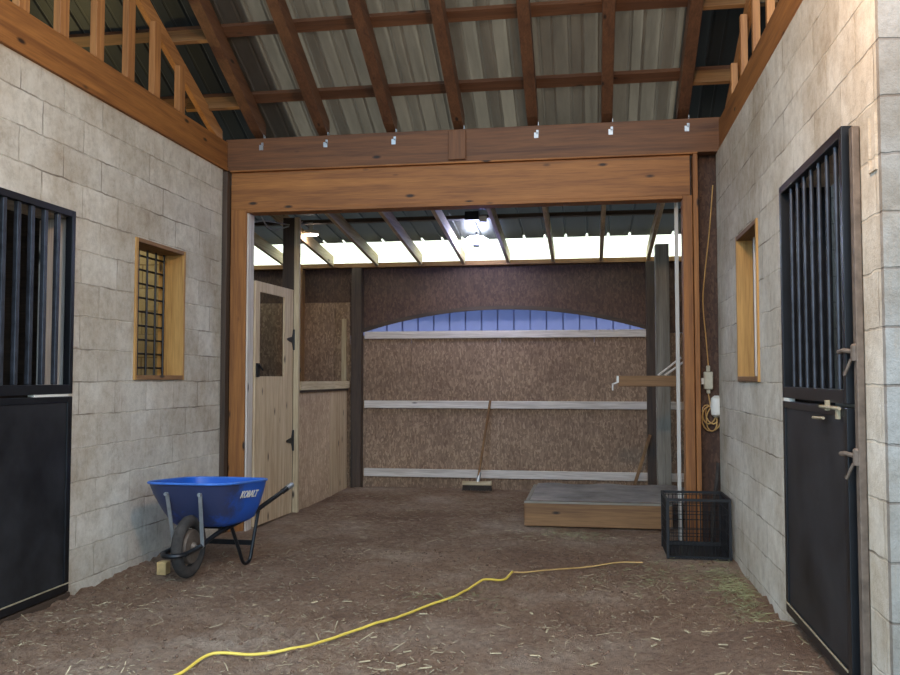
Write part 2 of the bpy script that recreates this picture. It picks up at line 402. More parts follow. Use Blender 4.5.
# rafters
RX = [-2.81, -2.235, -1.64, -1.06, -.443, .157, .755]
for i, x in enumerate(RX):
    bm = BM(); w = .088
    y0, y1 = 7.06, 2.7
    za = lambda y: zroof(y)-.042
    pr = [(y0, za(y0)), (y1, za(y1)), (y1, za(y1)-.16), (y0-.14, za(y0-.14)-.16), (y0, za(y0)-.13)]
    A = [bm.verts.new((x-w/2, y, z)) for y, z in pr]; B = [bm.verts.new((x+w/2, y, z)) for y, z in pr]
    bm.faces.new(A); bm.faces.new(B[::-1])
    for k in range(5): bm.faces.new((A[k], A[(k+1) % 5], B[(k+1) % 5], B[k]))
    r = obj('roof_rafter', bm, W('truss', 1), bev=.003)
    tag(r, '%s brown sloping rafter from the left under the main metal roof' % ORD[i], 'rafter', 'rafters of the main roof')
    bm = BM(); box(bm, x+.045, x+.049, 6.995, 7.045, 3.30, 3.39); box(bm, x+.012, x+.047, 6.984, 6.988, 3.255, 3.30); box(bm, x+.03, x+.049, 6.984, 7.0, 3.29, 3.32)
    o = obj('rafter_tie', bm, M['steel']); tag(o, 'small white metal tie at the foot of the %s rafter' % ORD[i], 'bracket', 'metal ties along the header beam')
# blocking boards in the outer bays
for side, (x0, x1) in (('left', (-3.34, -2.853)), ('right', (.80, 1.30))):
    for j, y in enumerate((6.74, 6.12)):
        z = zroof(y) - .045
        bm = BM(); beam(bm, (x0, y, z-.062), (x1, y, z-.062), .035, .13, up=(0, RS, 1))
        o = obj('blocking_board', bm, W('sill', 0), bev=.003)
        tag(o, '%s blocking board between the outermost rafter and the %s truss' % (('lower', 'upper')[j], side), 'blocking', 'blocking boards beside the trusses')

# ------------------------------------------------------------------ beams and trusses on the side walls
def truss(x, side, ystuds):
    s = 1 if side == 'left' else -1
    xa, xb = (x-.10, x+.015) if side == 'left' else (x-.015, x+.10)
    o = lbox('wall_beam', 'pine', (xa, xb, Y0, 6.985, ZW+.035, 3.335)); tag(o, 'orange timber beam along the top of the %s block wall' % side, 'beam', 'beams on the block walls')
    o = lbox('sill_plate', 'pine', (xa, xb+.008, Y0, 6.985, ZW+.001, ZW+.034) if side == 'left' else (xa-.008, xb, Y0, 6.985, ZW+.001, ZW+.034))
    tag(o, 'thin orange sill plate between the %s block wall and the beam' % side, 'plate', 'sill plates')
    xs0, xs1 = (x-.075, x+.012) if side == 'left' else (x-.012, x+.075)
    zc = lambda y: 3.40 + .475*(6.76-y)
    bm = BM(); A = []; B = []
    for (y, dz) in ((6.76, 0), (3.4, 0), (3.4, .12), (6.985, .10), (6.985, .0)):
        z = zc(y)+dz if y < 6.9 else 3.337+dz
        A.append(bm.verts.new((xs0, y, z))); B.append(bm.verts.new((xs0+.04 if side == 'left' else xs1-.04+.0, y, z)))
    if side == 'right':
        for a in A: a.co.x = xs1
    bm.faces.new(A); bm.faces.new(B[::-1])
    for k in range(5): bm.faces.new((A[k], A[(k+1) % 5], B[(k+1) % 5], B[k]))
    o = obj('truss_chord', bm, W('stud', 1)); tag(o, 'sloping top chord of the timber truss above the %s wall' % side, 'truss chord', 'truss chords')
    for i, y in enumerate(ystuds):
        zt = min(zc(y)+.0, 4.9)
        if side == 'left': d = (x-.034, x+.012, y-.045, y+.045, 3.336, zt)
        else: d = (x-.012, x+.034, y-.022, y+.022, 3.336, zt)
        o = lbox('truss_stud', 'stud', d, bev=.003)
        tag(o, 'upright truss stud above the %s wall, %s from the corner' % (side, ORD[i]), 'stud', 'truss studs above the %s wall' % side)
truss(XL, 'left', [6.14, 5.75, 5.39, 5.01, 4.63, 4.26])
truss(XR+.03, 'right', [6.40, 6.0, 5.57, 5.14, 4.7])

# ------------------------------------------------------------------ header wall
def thing(o, label, cat, group=None): return tag(o, label, cat, group)
thing(lbox('header_beam', 'pine_dark', (-3.105, -1.08, 6.99, 7.10, 3.085, 3.36)), 'left length of the brown upper beam across the opening', 'beam', 'upper header beams')
thing(lbox('header_beam', 'pine_dark', (-1.078, 1.04, 6.99, 7.10, 3.085, 3.36)), 'right length of the brown upper beam across the opening', 'beam', 'upper header beams')
thing(lbox('beam_splice', 'pine_dark', (-1.14, -.995, 6.965, 6.989, 3.10, 3.345)), 'short splice board over the joint of the upper beam', 'board')
thing(lbox('header_board', 'pine', (-3.055, .805, 7.0, 7.09, 2.745, 3.068)), 'wide orange pine board across the top of the opening', 'beam')
thing(lbox('trim_strip', 'pine', (-3.055, .862, 6.97, 7.05, 3.069, 3.084)), 'thin orange strip between upper beam and pine header board', 'trim')
thing(lbox('header_soffit', 'pine', (-2.911, .744, 6.985, 7.14, 2.715, 2.744)), 'thin orange strip under the pine header board', 'trim')
thing(lbox('opening_post', 'pine', (-3.055, -2.912, 7.0, 7.09, -.05, 2.744)), 'orange pine post at the left side of the opening', 'post', 'orange posts of the opening')
thing(lbox('opening_trim', 'white', (-2.909, -2.892, 7.005, 7.13, -.05, 2.714)), 'pale narrow board on the inner side of the left orange post', 'trim')
thing(lbox('opening_post', 'pine', (.745, .82, 7.0, 7.14, -.05, 2.744)), 'orange pine post at the right side of the opening', 'post', 'orange posts of the opening')
thing(lbox('corner_trim', 'pine', (.825, .862, 6.975, 7.14, -.05, 3.068)), 'tall narrow orange board outside the right opening post', 'trim')
thing(lbox('trim_strip', 'dark', (-3.14, -3.058, 6.925, 6.999, -.05, 3.066)), 'dark brown board in the gap beside the left block wall', 'trim')
o = obj('wall_corner_panel', box(BM(), .863, 1.3, 7.16, 7.18, -.1, 3.4), M['osb_dark'], origin=(0,0,0)); struct(o, 'brown board panel beside the right block wall', 'wall')
thing(lbox('white_pipe', plain('white_trim', (188, 182, 172), .5, 0, .08, 3), (.70, .73, 7.2, 7.23, -.05, 2.9)), 'thin white upright strip beside the right orange post', 'trim')

# ------------------------------------------------------------------ lean-to behind the opening
# back wall: tan board below, brown arched board above with roof shade in its tone, siding outside tinted for bluish light
AX0, AX1, AZ0, AZ1 = -2.67, .67, 1.845, 2.10
def arch_z(x):
    c = (AX1-AX0)/2; s = AZ1-AZ0; R = (c*c+s*s)/(2*s); xm = (AX0+AX1)/2
    return AZ1 - R + math.sqrt(max(0, R*R-(x-xm)**2))
bm = BM(); g2 = .004
for a, b in ((-2.83, -2.08), (-2.08, -1.02), (-1.02, .06), (.06, 1.3)): box(bm, a+g2/2, b-g2/2, YB, YB+.012, -.1, 1.80)
for a, b in ((-4.8, -4.2), (-4.2, -3.02), (-3.02, -2.831)): box(bm, a+g2/2, b-g2/2, YB, YB+.012, -.1, 2.2)
box(bm, -4.8, 1.3, YB+.014, YB+.02, -.1, 1.70); box(bm, -4.8, -2.84, YB+.014, YB+.02, 1.70, 2.62)
wb = obj('wall_back', bm, M['osb'], origin=(0, 0, 0)); struct(wb, 'tan strand board covering the lower back wall', 'wall')
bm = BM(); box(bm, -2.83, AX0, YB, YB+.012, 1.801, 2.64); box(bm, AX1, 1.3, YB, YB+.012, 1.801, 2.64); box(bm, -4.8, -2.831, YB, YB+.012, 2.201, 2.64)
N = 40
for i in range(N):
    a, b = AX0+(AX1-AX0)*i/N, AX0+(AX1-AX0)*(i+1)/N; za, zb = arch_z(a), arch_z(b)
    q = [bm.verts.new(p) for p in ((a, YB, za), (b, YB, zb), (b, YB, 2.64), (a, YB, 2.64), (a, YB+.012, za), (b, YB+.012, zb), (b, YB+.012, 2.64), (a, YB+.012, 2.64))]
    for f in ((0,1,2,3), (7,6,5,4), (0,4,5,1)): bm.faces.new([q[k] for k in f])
wu = obj('wall_back_upper', bm, M['osb_dark'], origin=(0, 0, 0)); struct(wu, 'brown strand board above the arch, roof shade put into its tone', 'wall')
bm = BM()
for i in range(N):
    a, b = AX0+(AX1-AX0)*i/N, AX0+(AX1-AX0)*(i+1)/N
    beam(bm, (a-.004, YB-.0135, arch_z(a)+.012), (b+.004, YB-.013, arch_z(b)+.012), .022, .045)
o = obj('arch_moulding', bm, W('dark', 0)); thing(o, 'dark curved moulding edging the arched opening', 'moulding')
# siding seen through the arch, ribs upright
bm = BM(); box(bm, -2.9, .95, YB+.13, YB+.136, -.1, 2.35); x = -2.8
while x < .9: box(bm, x, x+.014, YB+.115, YB+.1295, -.1, 2.35); x += .192
o = obj('siding_panel', bm, M['siding']); thing(o, 'ribbed siding behind the arched opening, bluish light put into its colour', 'siding')
for nm, z0, z1, lab in (('girt', 1.757, 1.842, 'pale horizontal board under the arched opening'), ('girt', .935, 1.022, 'pale horizontal board halfway up the back wall'), ('girt', .130, .222, 'pale horizontal board near the foot of the back wall')):
    o = lbox('wall_girt', 'white', (-2.645, 1.25 if z0 < 1.7 else .665, YB-.04, YB-.001, z0, z1)); thing(o, lab, 'board', 'pale boards on the back wall')
thing(lbox('back_post', 'dark', (-2.785, -2.665, YB-.12, YB-.002, -.05, 2.60)), 'brown post in the left corner of the back wall', 'post')
o = lbox('top_plate', 'sill', (-4.7, 1.28, YB-.10, YB-.002, 2.605, 2.66)); thing(o, 'pale top plate along the back wall under the bright gap', 'plate')
# lean-to roof: metal, then a clear strip
def zl(y): return 2.805 + .12*(9.8-y)
# metal sheet with the rib ends left open over the clear strip
bm = BM(); px = -4.8; pitch = .2286; segs = []
while px < 1.4:
    segs += [(px, px+pitch-.026, 0, 9.50), (px+pitch-.026, px+pitch, .014, 9.42)]; px += pitch
for x0, x1, dz, ye in segs:
    if dz == 0:
        q = [bm.verts.new(p) for p in ((x0, 7.12, zl(7.12)), (x1, 7.12, zl(7.12)), (x1, ye, zl(ye)), (x0, ye, zl(ye)))]; bm.faces.new(q)
    else:
        for (a, b, za, zb) in ((x0, x0+.008, 0, dz), (x0+.008, x1-.008, dz, dz), (x1-.008, x1, dz, 0)):
            q = [bm.verts.new(p) for p in ((a, 7.12, zl(7.12)+za), (b, 7.12, zl(7.12)+zb), (b, ye, zl(ye)+zb), (a, ye, zl(ye)+za))]; bm.faces.new(q)
bmesh.ops.solidify(bm, geom=bm.faces[:], thickness=-.0015)
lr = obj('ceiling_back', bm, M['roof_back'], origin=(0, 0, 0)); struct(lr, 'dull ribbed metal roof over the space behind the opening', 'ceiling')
cl = obj('ceiling_strip', ribbed(-4.8, 1.4, 9.3, 10.75, lambda y: zl(y)+.022), M['clear'], origin=(0, 0, 0)); struct(cl, 'bright translucent roof strip over the back wall', 'ceiling')
o = lbox('lean_purlin', 'dark', (-4.7, 1.28, 8.56, 8.65, zl(8.65)-.042, zl(8.65)-.004)); thing(o, 'dark purlin under the roof behind the opening', 'purlin')
LX = [-3.6, -3.03, -2.48, -1.95, -1.44, -.915, -.398, .145, .668]
for i, x in enumerate(LX):
    bm = BM(); w = .04; y0, y1 = 7.16, YB-.101
    zt = lambda y: zl(y)-.045
    pr = [(y0, zt(y0)), (y1, zt(y1)), (y1, zt(y1)-.125), (y0, zt(y0)-.125)]
    A = [bm.verts.new((x-w/2, y, z)) for y, z in pr]; B = [bm.verts.new((x+w/2, y, z)) for y, z in pr]
    bm.faces.new(A); bm.faces.new(B[::-1])
    for k in range(4): bm.faces.new((A[k], A[(k+1) % 4], B[(k+1) % 4], B[k]))
    r = obj('lean_rafter', bm, W('lumber', 1), bev=.002)
    tag(r, '%s pale rafter from the left over the bright strip' % ORD[i], 'rafter', 'rafters behind the opening')
# side walls of the lean-to and the wall above the header (its back)
for nm, x in (('wall_side_left', -4.75), ('wall_side_right', 1.3)):
    o = obj(nm, box(BM(), x, x+.02, 7.16, YB, -.1, 2.62), M['osb_dark'], origin=(0,0,0)); struct(o)
o = obj('wall_stall_front', box(BM(), -4.75, -3.06, 7.16, 7.18, -.1, 3.0), M['osb_dark'], origin=(0,0,0)); struct(o)

# partition on the left: plywood door, post, half wall
XP = -2.83
d3 = empty('door_3', (XP, 7.14, 0)); struct(d3, 'tall plywood stall door with a window hole, left of the space behind', 'door')
bm = BM()
dy0, dy1, dz0, dz1 = 7.15, 7.985, .0, 2.145
box(bm, XP-.02, XP, dy0, 7.235, dz0, dz1); box(bm, XP-.02, XP, 7.78, dy1, dz0, dz1); box(bm, XP-.02, XP, 7.235, 7.78, dz0, 1.305); box(bm, XP-.02, XP, 7.235, 7.78, 2.055, dz1)
obj('door_sheet', bm, W('ply', 2), d3)
bm = BM(); box(bm, XP-.055, XP-.021, dy0, dy0+.085, dz0, dz1); box(bm, XP-.055, XP-.021, dy1-.085, dy1, dz0, dz1); box(bm, XP-.055, XP-.021, dy0+.086, dy1-.086, 1.2, 1.29); box(bm, XP-.055, XP-.021, dy0+.086, dy1-.086, .02, .11)
obj('door_frame', bm, W('lumber', 2), d3)
d3.location = (XP-.05, 7.14, 0); d3.rotation_euler = (0, 0, -.058)
for z in (1.66, .69):
    bm = BM()
    A = [(dy1-.005, z-.10), (dy1-.005, z+.10), (dy1-.03, z+.03), (dy1-.14, z+.012), (dy1-.15, z), (dy1-.14, z-.012), (dy1-.03, z-.03)]
    a = [bm.verts.new((XP+.001, y, zz)) for y, zz in A]; b = [bm.verts.new((XP+.007, y, zz)) for y, zz in A]
    bm.faces.new(a); bm.faces.new(b[::-1])
    for k in range(7): bm.faces.new((a[k], a[(k+1) % 7], b[(k+1) % 7], b[k]))
    tube(bm, [(XP+.008, dy1, z-.1), (XP+.008, dy1, z+.1)], .009, 8)
    o = obj('hinge', bm, M['black'], d3); o['label'] = 'black strap hinge'
bm = BM(); box(bm, XP+.001, XP+.02, dy0+.01, dy0+.05, 1.30, 1.42); tube(bm, [(XP+.03, dy0+.02, 1.40), (XP+.03, dy0+.09, 1.36)], .008, 6)
o = obj('latch', bm, M['black'], d3); o['label'] = 'black latch'
thing(lbox('partition_post', 'dark', (-2.955, -2.836, 8.01, 8.13, -.05, 2.86)), 'dark brown post behind the plywood door', 'post')
thing(lbox('post_trim', 'lumber', (-2.834, -2.782, 8.0, 8.045, -.05, 2.86)), 'pale upright board on the post by the plywood door', 'trim')
hw = empty('half_wall', (XP, 8.1, 0)); tag(hw, 'half height stall wall of pale boards behind the plywood door', 'partition')
obj('near_board', box(BM(), XP-.012, XP, 8.135, 9.19, -.05, 1.16), M['osb_light'], hw)
obj('far_board', box(BM(), XP-.012, XP, 9.20, 9.875, -.05, 1.16), W('ply', 2), hw)
obj('cap_rail', box(BM(), XP-.05, XP+.03, 8.135, 9.875, 1.17, 1.255), W('lumber', 1), hw)
obj('lower_ledge', box(BM(), XP+.001, XP+.018, 8.135, 9.875, 1.145, 1.168), W('dark', 1), hw)
thing(lbox('stall_board', 'lumber', (-2.93, -2.87, YB-.03, YB-.002, -.02, 2.0)), 'pale upright strip on the stall back wall above the half wall', 'trim')
thing(lbox('stall_stud', 'sill', (-3.52, -3.40, YB-.12, YB-.002, 0, 2.6)), 'upright stud seen through the plywood door window', 'stud')

# platform
pf = empty('platform', (.17, 7.62, 0)); tag(pf, 'low wooden platform topped with a worn grey mat', 'platform')
obj('front_board', box(BM(), -.57, .70, 7.60, 7.64, .0, .196), W('sill', 0), pf, bev=.004)
obj('top_strip', box(BM(), -.57, .70, 7.595, 7.66, .197, .212), W('grey', 0), pf)
obj('side_board', box(BM(), -.57, -.53, 7.642, 8.92, .0, .2), W('grey', 1), pf, bev=.004)
obj('side_board', box(BM(), .90, .94, 7.642, 8.92, .0, .2), W('grey', 1), pf, bev=.004)
bm = BM(); n1, n2 = 40, 34
g = [[bm.verts.new((-.525+1.42*i/n1, 7.665+1.25*j/n2, .214+.006*noise.noise(Vector((i*.3, j*.3, 2)))+.006*math.sin(i*.4)*(j/n2))) for i in range(n1+1)] for j in range(n2+1)]
for j in range(n2):
    for i in range(n1): bm.faces.new((g[j][i], g[j][i+1], g[j+1][i+1], g[j+1][i]))
bmesh.ops.solidify(bm, geom=bm.faces[:], thickness=.012)
obj('mat', bm, M['mat'], pf, smooth=True)
thing(lbox('lean_post', 'dark', (.64, .735, 9.83, 9.958, -.05, 2.60)), 'dark brown upright post behind the platform', 'post')
thing(lbox('lean_post', 'grey', (.676, .812, 8.96, 9.10, -.05, 2.66)), 'weathered grey green post beside the dark post', 'post')
thing(lbox('cross_board', 'sill', (.255, 1.2995, 7.78, 7.82, 1.215, 1.31)), 'brown board sticking out at waist height above the platform', 'board')
bm = BM(); beam(bm, (.25, 7.77, 1.31), (.25, 7.77, 1.25), .02, .01, up=(0,1,0)); beam(bm, (.255, 7.77, 1.255), (.20, 7.77, 1.235), .012, .012); beam(bm, (.205, 7.77, 1.24), (.205, 7.77, 1.18), .012, .012, up=(0,1,0))
o = obj('hook', bm, M['whitep']); tag(o, 'small white bent hook on the end of the brown board', 'hook')
bm = BM(); tube(bm, [(.60, 7.79, 1.312), (.80, 7.79, 1.47)], .009); o = obj('thin_stick', bm, W('white', 0)); tag(o, 'upper pale thin stick slanting above the brown board', 'stick')
bm = BM(); tube(bm, [(.66, 7.80, 1.312), (.82, 7.80, 1.43)], .009); o = obj('thin_stick', bm, W('white', 0)); tag(o, 'lower pale thin stick slanting above the brown board', 'stick')
bm = BM(); beam(bm, (.44, 9.55, .02), (.66, 9.80, .66), .036, .02, up=(0, 1, 0)); o = obj('leaning_stick', bm, W('sill', 2)); tag(o, 'brown stick leaning on the dark post behind the platform', 'stick')

# broom
br = empty('push_broom', (-1.26, 9.72, 0)); tag(br, 'push broom leaning upright against the pale boards of the back wall', 'broom')
zb = .02
bm = BM(); box(bm, -1.43, -1.09, 9.69, 9.755, zb+.06, zb+.10); obj('head', bm, W('lumber', 0), br, bev=.006)
bm = BM()
for i in range(34):
    for j in range(3):
        x = -1.42+.32*i/33; y = 9.70+.02*j; tube(bm, [(x, y, zb+.061), (x+random.uniform(-.006,.006), y-.01+random.uniform(-.01,.01), zb)], .004, 4)
o = obj('bristles', bm, plain('broom_bristles', (70, 60, 52), .9), br); o['kind'] = 'stuff'
bm = BM(); tube(bm, [(-1.255, 9.72, zb+.09), (-1.135, 9.945, 1.03)], .014, 10); obj('handle', bm, W('sill', 2), br, smooth=True)
bm = BM(); tube(bm, [(-1.257, 9.716, zb+.075), (-1.236, 9.756, zb+.20)], .02, 10); obj('socket', bm, M['steel'], br)

# lamps behind the opening
lp = empty('puck_light', (-2.93, 8.80, 2.80)); tag(lp, 'round lit ceiling light under the roof on the left behind the opening', 'lamp')
bm = BM(); lathe(bm, [(.075, 0), (.085, .01), (.085, .035), (.05, .045)], (-2.93, 8.80, 2.825)); obj('housing', bm, M['whitep'], lp, smooth=True)
bm = BM(); lathe(bm, [(.02, -.012), (.06, -.008), (.076, 0)], (-2.93, 8.80, 2.824)); obj('lens', bm, M['led_warm'], lp, smooth=True)
bm = BM(); tube(bm, [(-2.93, 8.80, 2.868), (-2.93, 8.80, zl(8.8)-.002)], .02); obj('stem', bm, M['whitep'], lp)
dl = empty('dome_light', (-1.2, 9.22, 2.7)); tag(dl, 'glaring cool white dome light hanging in front of the bright strip', 'lamp')
D = Vector((-1.2, 9.22, 2.745))
bm = BM(); lathe(bm, [(.15, 0), (.145, .02), (.125, .05), (.08, .08), (.03, .09)], D); obj('dome', bm, M['led_cool'], dl, smooth=True)
bm = BM(); lathe(bm, [(.03, -.03), (.045, -.02), (.045, -.001)], D); obj('base_cap', bm, M['black'], dl)
bm = BM(); tube(bm, [D+Vector((0, 0, .088)), (D.x, D.y, zl(D.y)-.002)], .012); obj('stem', bm, M['black'], dl)
jb = empty('junction_box', (-1.12, 8.5, 2.86)); tag(jb, 'small dark box with a tab on the purlin above the dome light', 'box')
obj('body', box(BM(), -1.22, -1.08, 8.47, 8.555, zl(8.5)-.09, zl(8.5)-.002), M['black'], jb)
obj('tab', box(BM(), -1.076, -1.0, 8.48, 8.5, zl(8.5)-.11, zl(8.5)-.05), M['paper'], jb)
for i, pts in enumerate(([(-2.93, 7.3, 2.80), (-2.97, 7.7, 2.70), (-2.9, 8.0, 2.77), (-2.82, 8.2, 2.85)], [(-2.98, 7.3, 2.69), (-2.96, 7.6, 2.755), (-2.88, 8.05, 2.795), (-2.75, 8.3, 2.86)])):
    bm = BM(); tube(bm, smooth_pts(pts, 8), .007, 6); o = obj('cable', bm, M['cable'], smooth=True); tag(o, ('upper', 'lower')[1-i] + ' grey cable strung under the roof above the plywood door', 'cable', 'cables above the plywood door')

# ------------------------------------------------------------------ stall doors in the block walls
def stall_door(name, xf, side, y0, y1, z0, zm, z1, nb, label):
    """xf: outer face of the leaf; leaf is 5 cm thick towards the wall"""
    s = 1 if side == 'right' else -1
    t = .045
    def bx(bm, a, b, ya, yb, za, zb): box(bm, min(xf+s*a, xf+s*b), max(xf+s*a, xf+s*b), ya, yb, za, zb)
    d = empty(name, (xf, (y0+y1)/2, z0)); struct(d, label, 'door')
    bm = BM(); zr = zm+.055
    bx(bm, 0, t, y0, y0+.035, zm+.015, z1); bx(bm, 0, t, y1-.035, y1, zm+.015, z1)
    bx(bm, 0, t, y0+.035, y1-.035, z1-.04, z1); bx(bm, 0, t, y0+.035, y1-.035, zm+.015, zm+.07)
    obj('upper_frame', bm, M['black'], d, bev=.003)
    for i in range(nb):
        y = y0+.035+(y1-y0-.07)*(i+1)/(nb+1)
        bm = BM()
        if side == 'left': bx(bm, .008, .036, y-.015, y+.015, zm+.071, z1-.041); obj('bar', bm, M['bar'], d, bev=.004)
        else: tube(bm, [(xf+s*.024, y, zm+.071), (xf+s*.024, y, z1-.041)], .0095, 10); obj('bar', bm, M['bar'], d, smooth=True)
    bm = BM(); bx(bm, .008, t-.008, y0+.04, y1-.04, z0+.04, zm-.03); obj('lower_panel', bm, M['panel'], d)
    bm = BM(); bx(bm, 0, t, y0, y0+.045, z0, zm); bx(bm, 0, t, y1-.045, y1, z0, zm); bx(bm, 0, t, y0+.045, y1-.045, zm-.035, zm); bx(bm, 0, t, y0+.045, y1-.045, z0, z0+.05)
    obj('lower_frame', bm, M['black'], d, bev=.003)
    bm = BM(); bx(bm, -.004, 0, y0+.05, y1-.002, z0+.046, z0+.053); o = obj('bottom_edging', bm, M['brass'], d); o['label'] = 'pale worn edging along the foot of the door'
    return d, s
def bxs(xf, s, a, b, ya, yb, za, zb, bm=None):
    bm = bm or BM(); return box(bm, min(xf+s*a, xf+s*b), max(xf+s*a, xf+s*b), ya, yb, za, zb)
XD = .965
d2, s = stall_door('door_2', XD, 'right', 3.475, 4.575, .125, 1.176, 2.262, 7, 'black steel stall door with upper bars in the right block wall')
obj('added_dark_sheet', box(BM(), 1.017, 1.216, 4.568, 4.579, .13, 2.258), M['black'], d2)  # black sheet added so the view behind the bars stays dark
o = obj('hinge_post', box(BM(), .985, 1.012, 3.405, 3.445, -.05, 2.24), M['rust'], d2, bev=.003); o['label'] = 'rusty grey hinge post'
for z in (1.39, 1.0):
    bm = BM(); tube(bm, [(.975, 3.43, z), (.955, 3.47, z+.005), (.95, 3.51, z)], .009, 8); lathe(bm, [(.016, -.035), (.016, .02), (.01, .028)], (.985, 3.425, z)); tube(bm, [(.972, 3.43, z-.03), (.955, 3.46, z-.09)], .006, 6)
    o = obj('hinge', bm, M['rust'], d2); o['label'] = 'rusty pin hinge'
bm = BM(); box(bm, XD-.014, XD-.001, 3.70, 3.73, 1.158, 1.20); tube(bm, [(XD-.014, 3.52, 1.172), (XD-.014, 3.80, 1.172)], .007, 8); box(bm, XD-.014, XD-.002, 3.55, 3.58, 1.13, 1.165); tube(bm, [(XD-.012, 3.76, 1.125), (XD-.012, 3.93, 1.12)], .006, 8)
o = obj('latch', bm, M['brass'], d2); o['label'] = 'pale worn slide latch'
bm = BM(); box(bm, XD+.002, XD+.03, 4.44, 4.56, 1.17, 1.20); obj('stop_plate', bm, M['paper'], d2)

d1, s = stall_door('door_1', -3.055, 'left', 3.60, 4.735, .03, 1.181, 2.296, 8, 'black steel stall door with upper bars in the left block wall')
bm = BM(); box(bm, -3.10, -3.06, 4.38, 4.70, 1.182, 1.205); o = obj('white_plate', bm, M['paper'], d1); o['label'] = 'pale strip lying between the two leaves'
o = lbox('door_sill', 'dark', (-3.12, -3.06, 3.6, 4.76, -.05, .02)); tag(o, 'dark dirty sill board under the left stall door', 'sill')
# jambs of the left door opening
o = lbox('door_jamb', 'white', (-3.30, -3.12, 4.735, 4.757, -.05, 2.25)); tag(o, 'pale jamb board inside the left stall doorway', 'jamb')

# ------------------------------------------------------------------ windows in the block walls
def stall_window(name, side, op, label, gd=.165):
    y0, y1, z0, z1 = op; d = empty(name, (XL if side == 'left' else XR, (y0+y1)/2, z0)); struct(d, label, 'window')
    s = 1 if side == 'right' else -1; xf = XR if side == 'right' else XL
    bm = BM(); e = .001
    bxs(xf, s, -.012, TW, y0+e, y0+.03, z0+e, z1-e, bm); bxs(xf, s, -.012, TW, y1-.03, y1-e, z0+e, z1-e, bm)
    obj('side_jambs', bm, W('jamb', 2), d, bev=.003)
    bm = BM(); bxs(xf, s, -.012, TW, y0+.031, y1-.031, z1-.03, z1-e, bm); obj('head', bm, W('sill', 1), d, bev=.003)
    bm = BM(); bxs(xf, s, -.016, TW, y0+.031, y1-.031, z0+e, z0+.035, bm); obj('sill', bm, W('sill', 1), d, bev=.003)
    bm = BM(); n = 6
    for i in range(n):
        y = y0+.05+(y1-y0-.1)*i/(n-1); tube(bm, [(xf+s*gd, y, z0+.036), (xf+s*gd, y, z1-.031)], .0085, 6)
    for i in range(9):
        z = z0+.09+(z1-z0-.17)*i/8; tube(bm, [(xf+s*(gd+.011), y0+.031, z), (xf+s*(gd+.011), y1-.031, z)], .008, 6)
    o = obj('grille', bm, M['wire'], d); o['label'] = 'black wire grille'
    return d
stall_window('window_1', 'left', WINL, 'wood framed stall window with black wire grid in the left wall', .145)
stall_window('window_2', 'right', WINR, 'wood framed stall window with black wire grid in the right wall', .10)
o = lbox('window_slat', 'white', (1.085, 1.10, 5.93, 5.955, 1.302, 2.228)); tag(o, 'narrow pale upright slat in the right stall window', 'slat')
# dark divider added to keep the left door view dark, and an upright plank
o = obj('wall_added_divider', box(BM(), -6.59, -3.31, 5.08, 5.14, -.1, 3.0), W('dark', 0), origin=(0, 0, 0)); struct(o)
o = lbox('stall_plank', 'sill', (-4.05, -3.95, 5.0, 5.075, -.05, 3.0)); tag(o, 'brown upright plank inside the left stall behind the bars', 'plank')

# ------------------------------------------------------------------ wheelbarrow
WB = empty('wheelbarrow', (-2.575, 5.30, 0), math.radians(90-1)); tag(WB, 'blue wheelbarrow with black handles parked against the left wall', 'wheelbarrow')
def L(name, bm, mat, parent=WB, **k): return obj(name, bm, mat, parent, local=True, **k)
def tub_ring(x0, x1, w0, w1, zf, zr, n=48, p=4.5):
    out = []
    for k in range(n):
        a = 2*PI*k/n; c, s_ = math.cos(a), math.sin(a)
        u = math.copysign(abs(c)**(2/p), c); v = math.copysign(abs(s_)**(2/p), s_)
        t = (u+1)/2; out.append((x0+(x1-x0)*t, v*(w0+(w1-w0)*t), zf+(zr-zf)*t))
    return out
bm = BM(); rings = []
spec = [(-.12, .66, .29, .325, .612, .562), (-.075, .645, .275, .31, .53, .49), (.0, .615, .25, .285, .43, .40), (.08, .58, .22, .255, .335, .32), (.12, .55, .19, .22, .305, .297), (.17, .50, .14, .17, .298, .292)]
for sp_ in spec: rings.append([bm.verts.new(p) for p in tub_ring(*sp_)])
for A, B in zip(rings, rings[1:]):
    for k in range(48): bm.faces.new((A[k], A[(k+1) % 48], B[(k+1) % 48], B[k]))
bm.faces.new(rings[-1])
bmesh.ops.recalc_face_normals(bm, faces=bm.faces); bmesh.ops.solidify(bm, geom=bm.faces[:], thickness=.005)
tub = L('tub', bm, M['tub'], smooth=True)
bm = BM(); tube(bm, tub_ring(-.123, .663, .293, .328, .614, .564), .008, 8, closed=True); L('rim', bm, plain('blue_rim', (60, 110, 190), .45), smooth=True)
# lettering on the side of the tub nearest the aisle
cu = bpy.data.curves.new('lettering', 'FONT'); cu.body = 'KOBALT'; cu.size = .066; cu.extrude = .0015; cu.align_x = 'CENTER'; cu.align_y = 'CENTER'; cu.shear = .25; cu.offset = .0016
to = bpy.data.objects.new('tmp_text', cu); COL.objects.link(to); bpy.context.view_layer.update()
me = bpy.data.meshes.new_from_object(to.evaluated_get(bpy.context.evaluated_depsgraph_get())); bpy.data.objects.remove(to)
me.name = 'lettering'; me.materials.clear(); me.materials.append(M['paper'])
lt = bpy.data.objects.new('lettering', me); COL.objects.link(lt); lt.parent = WB; lt['label'] = 'white lettering on the blue tub'
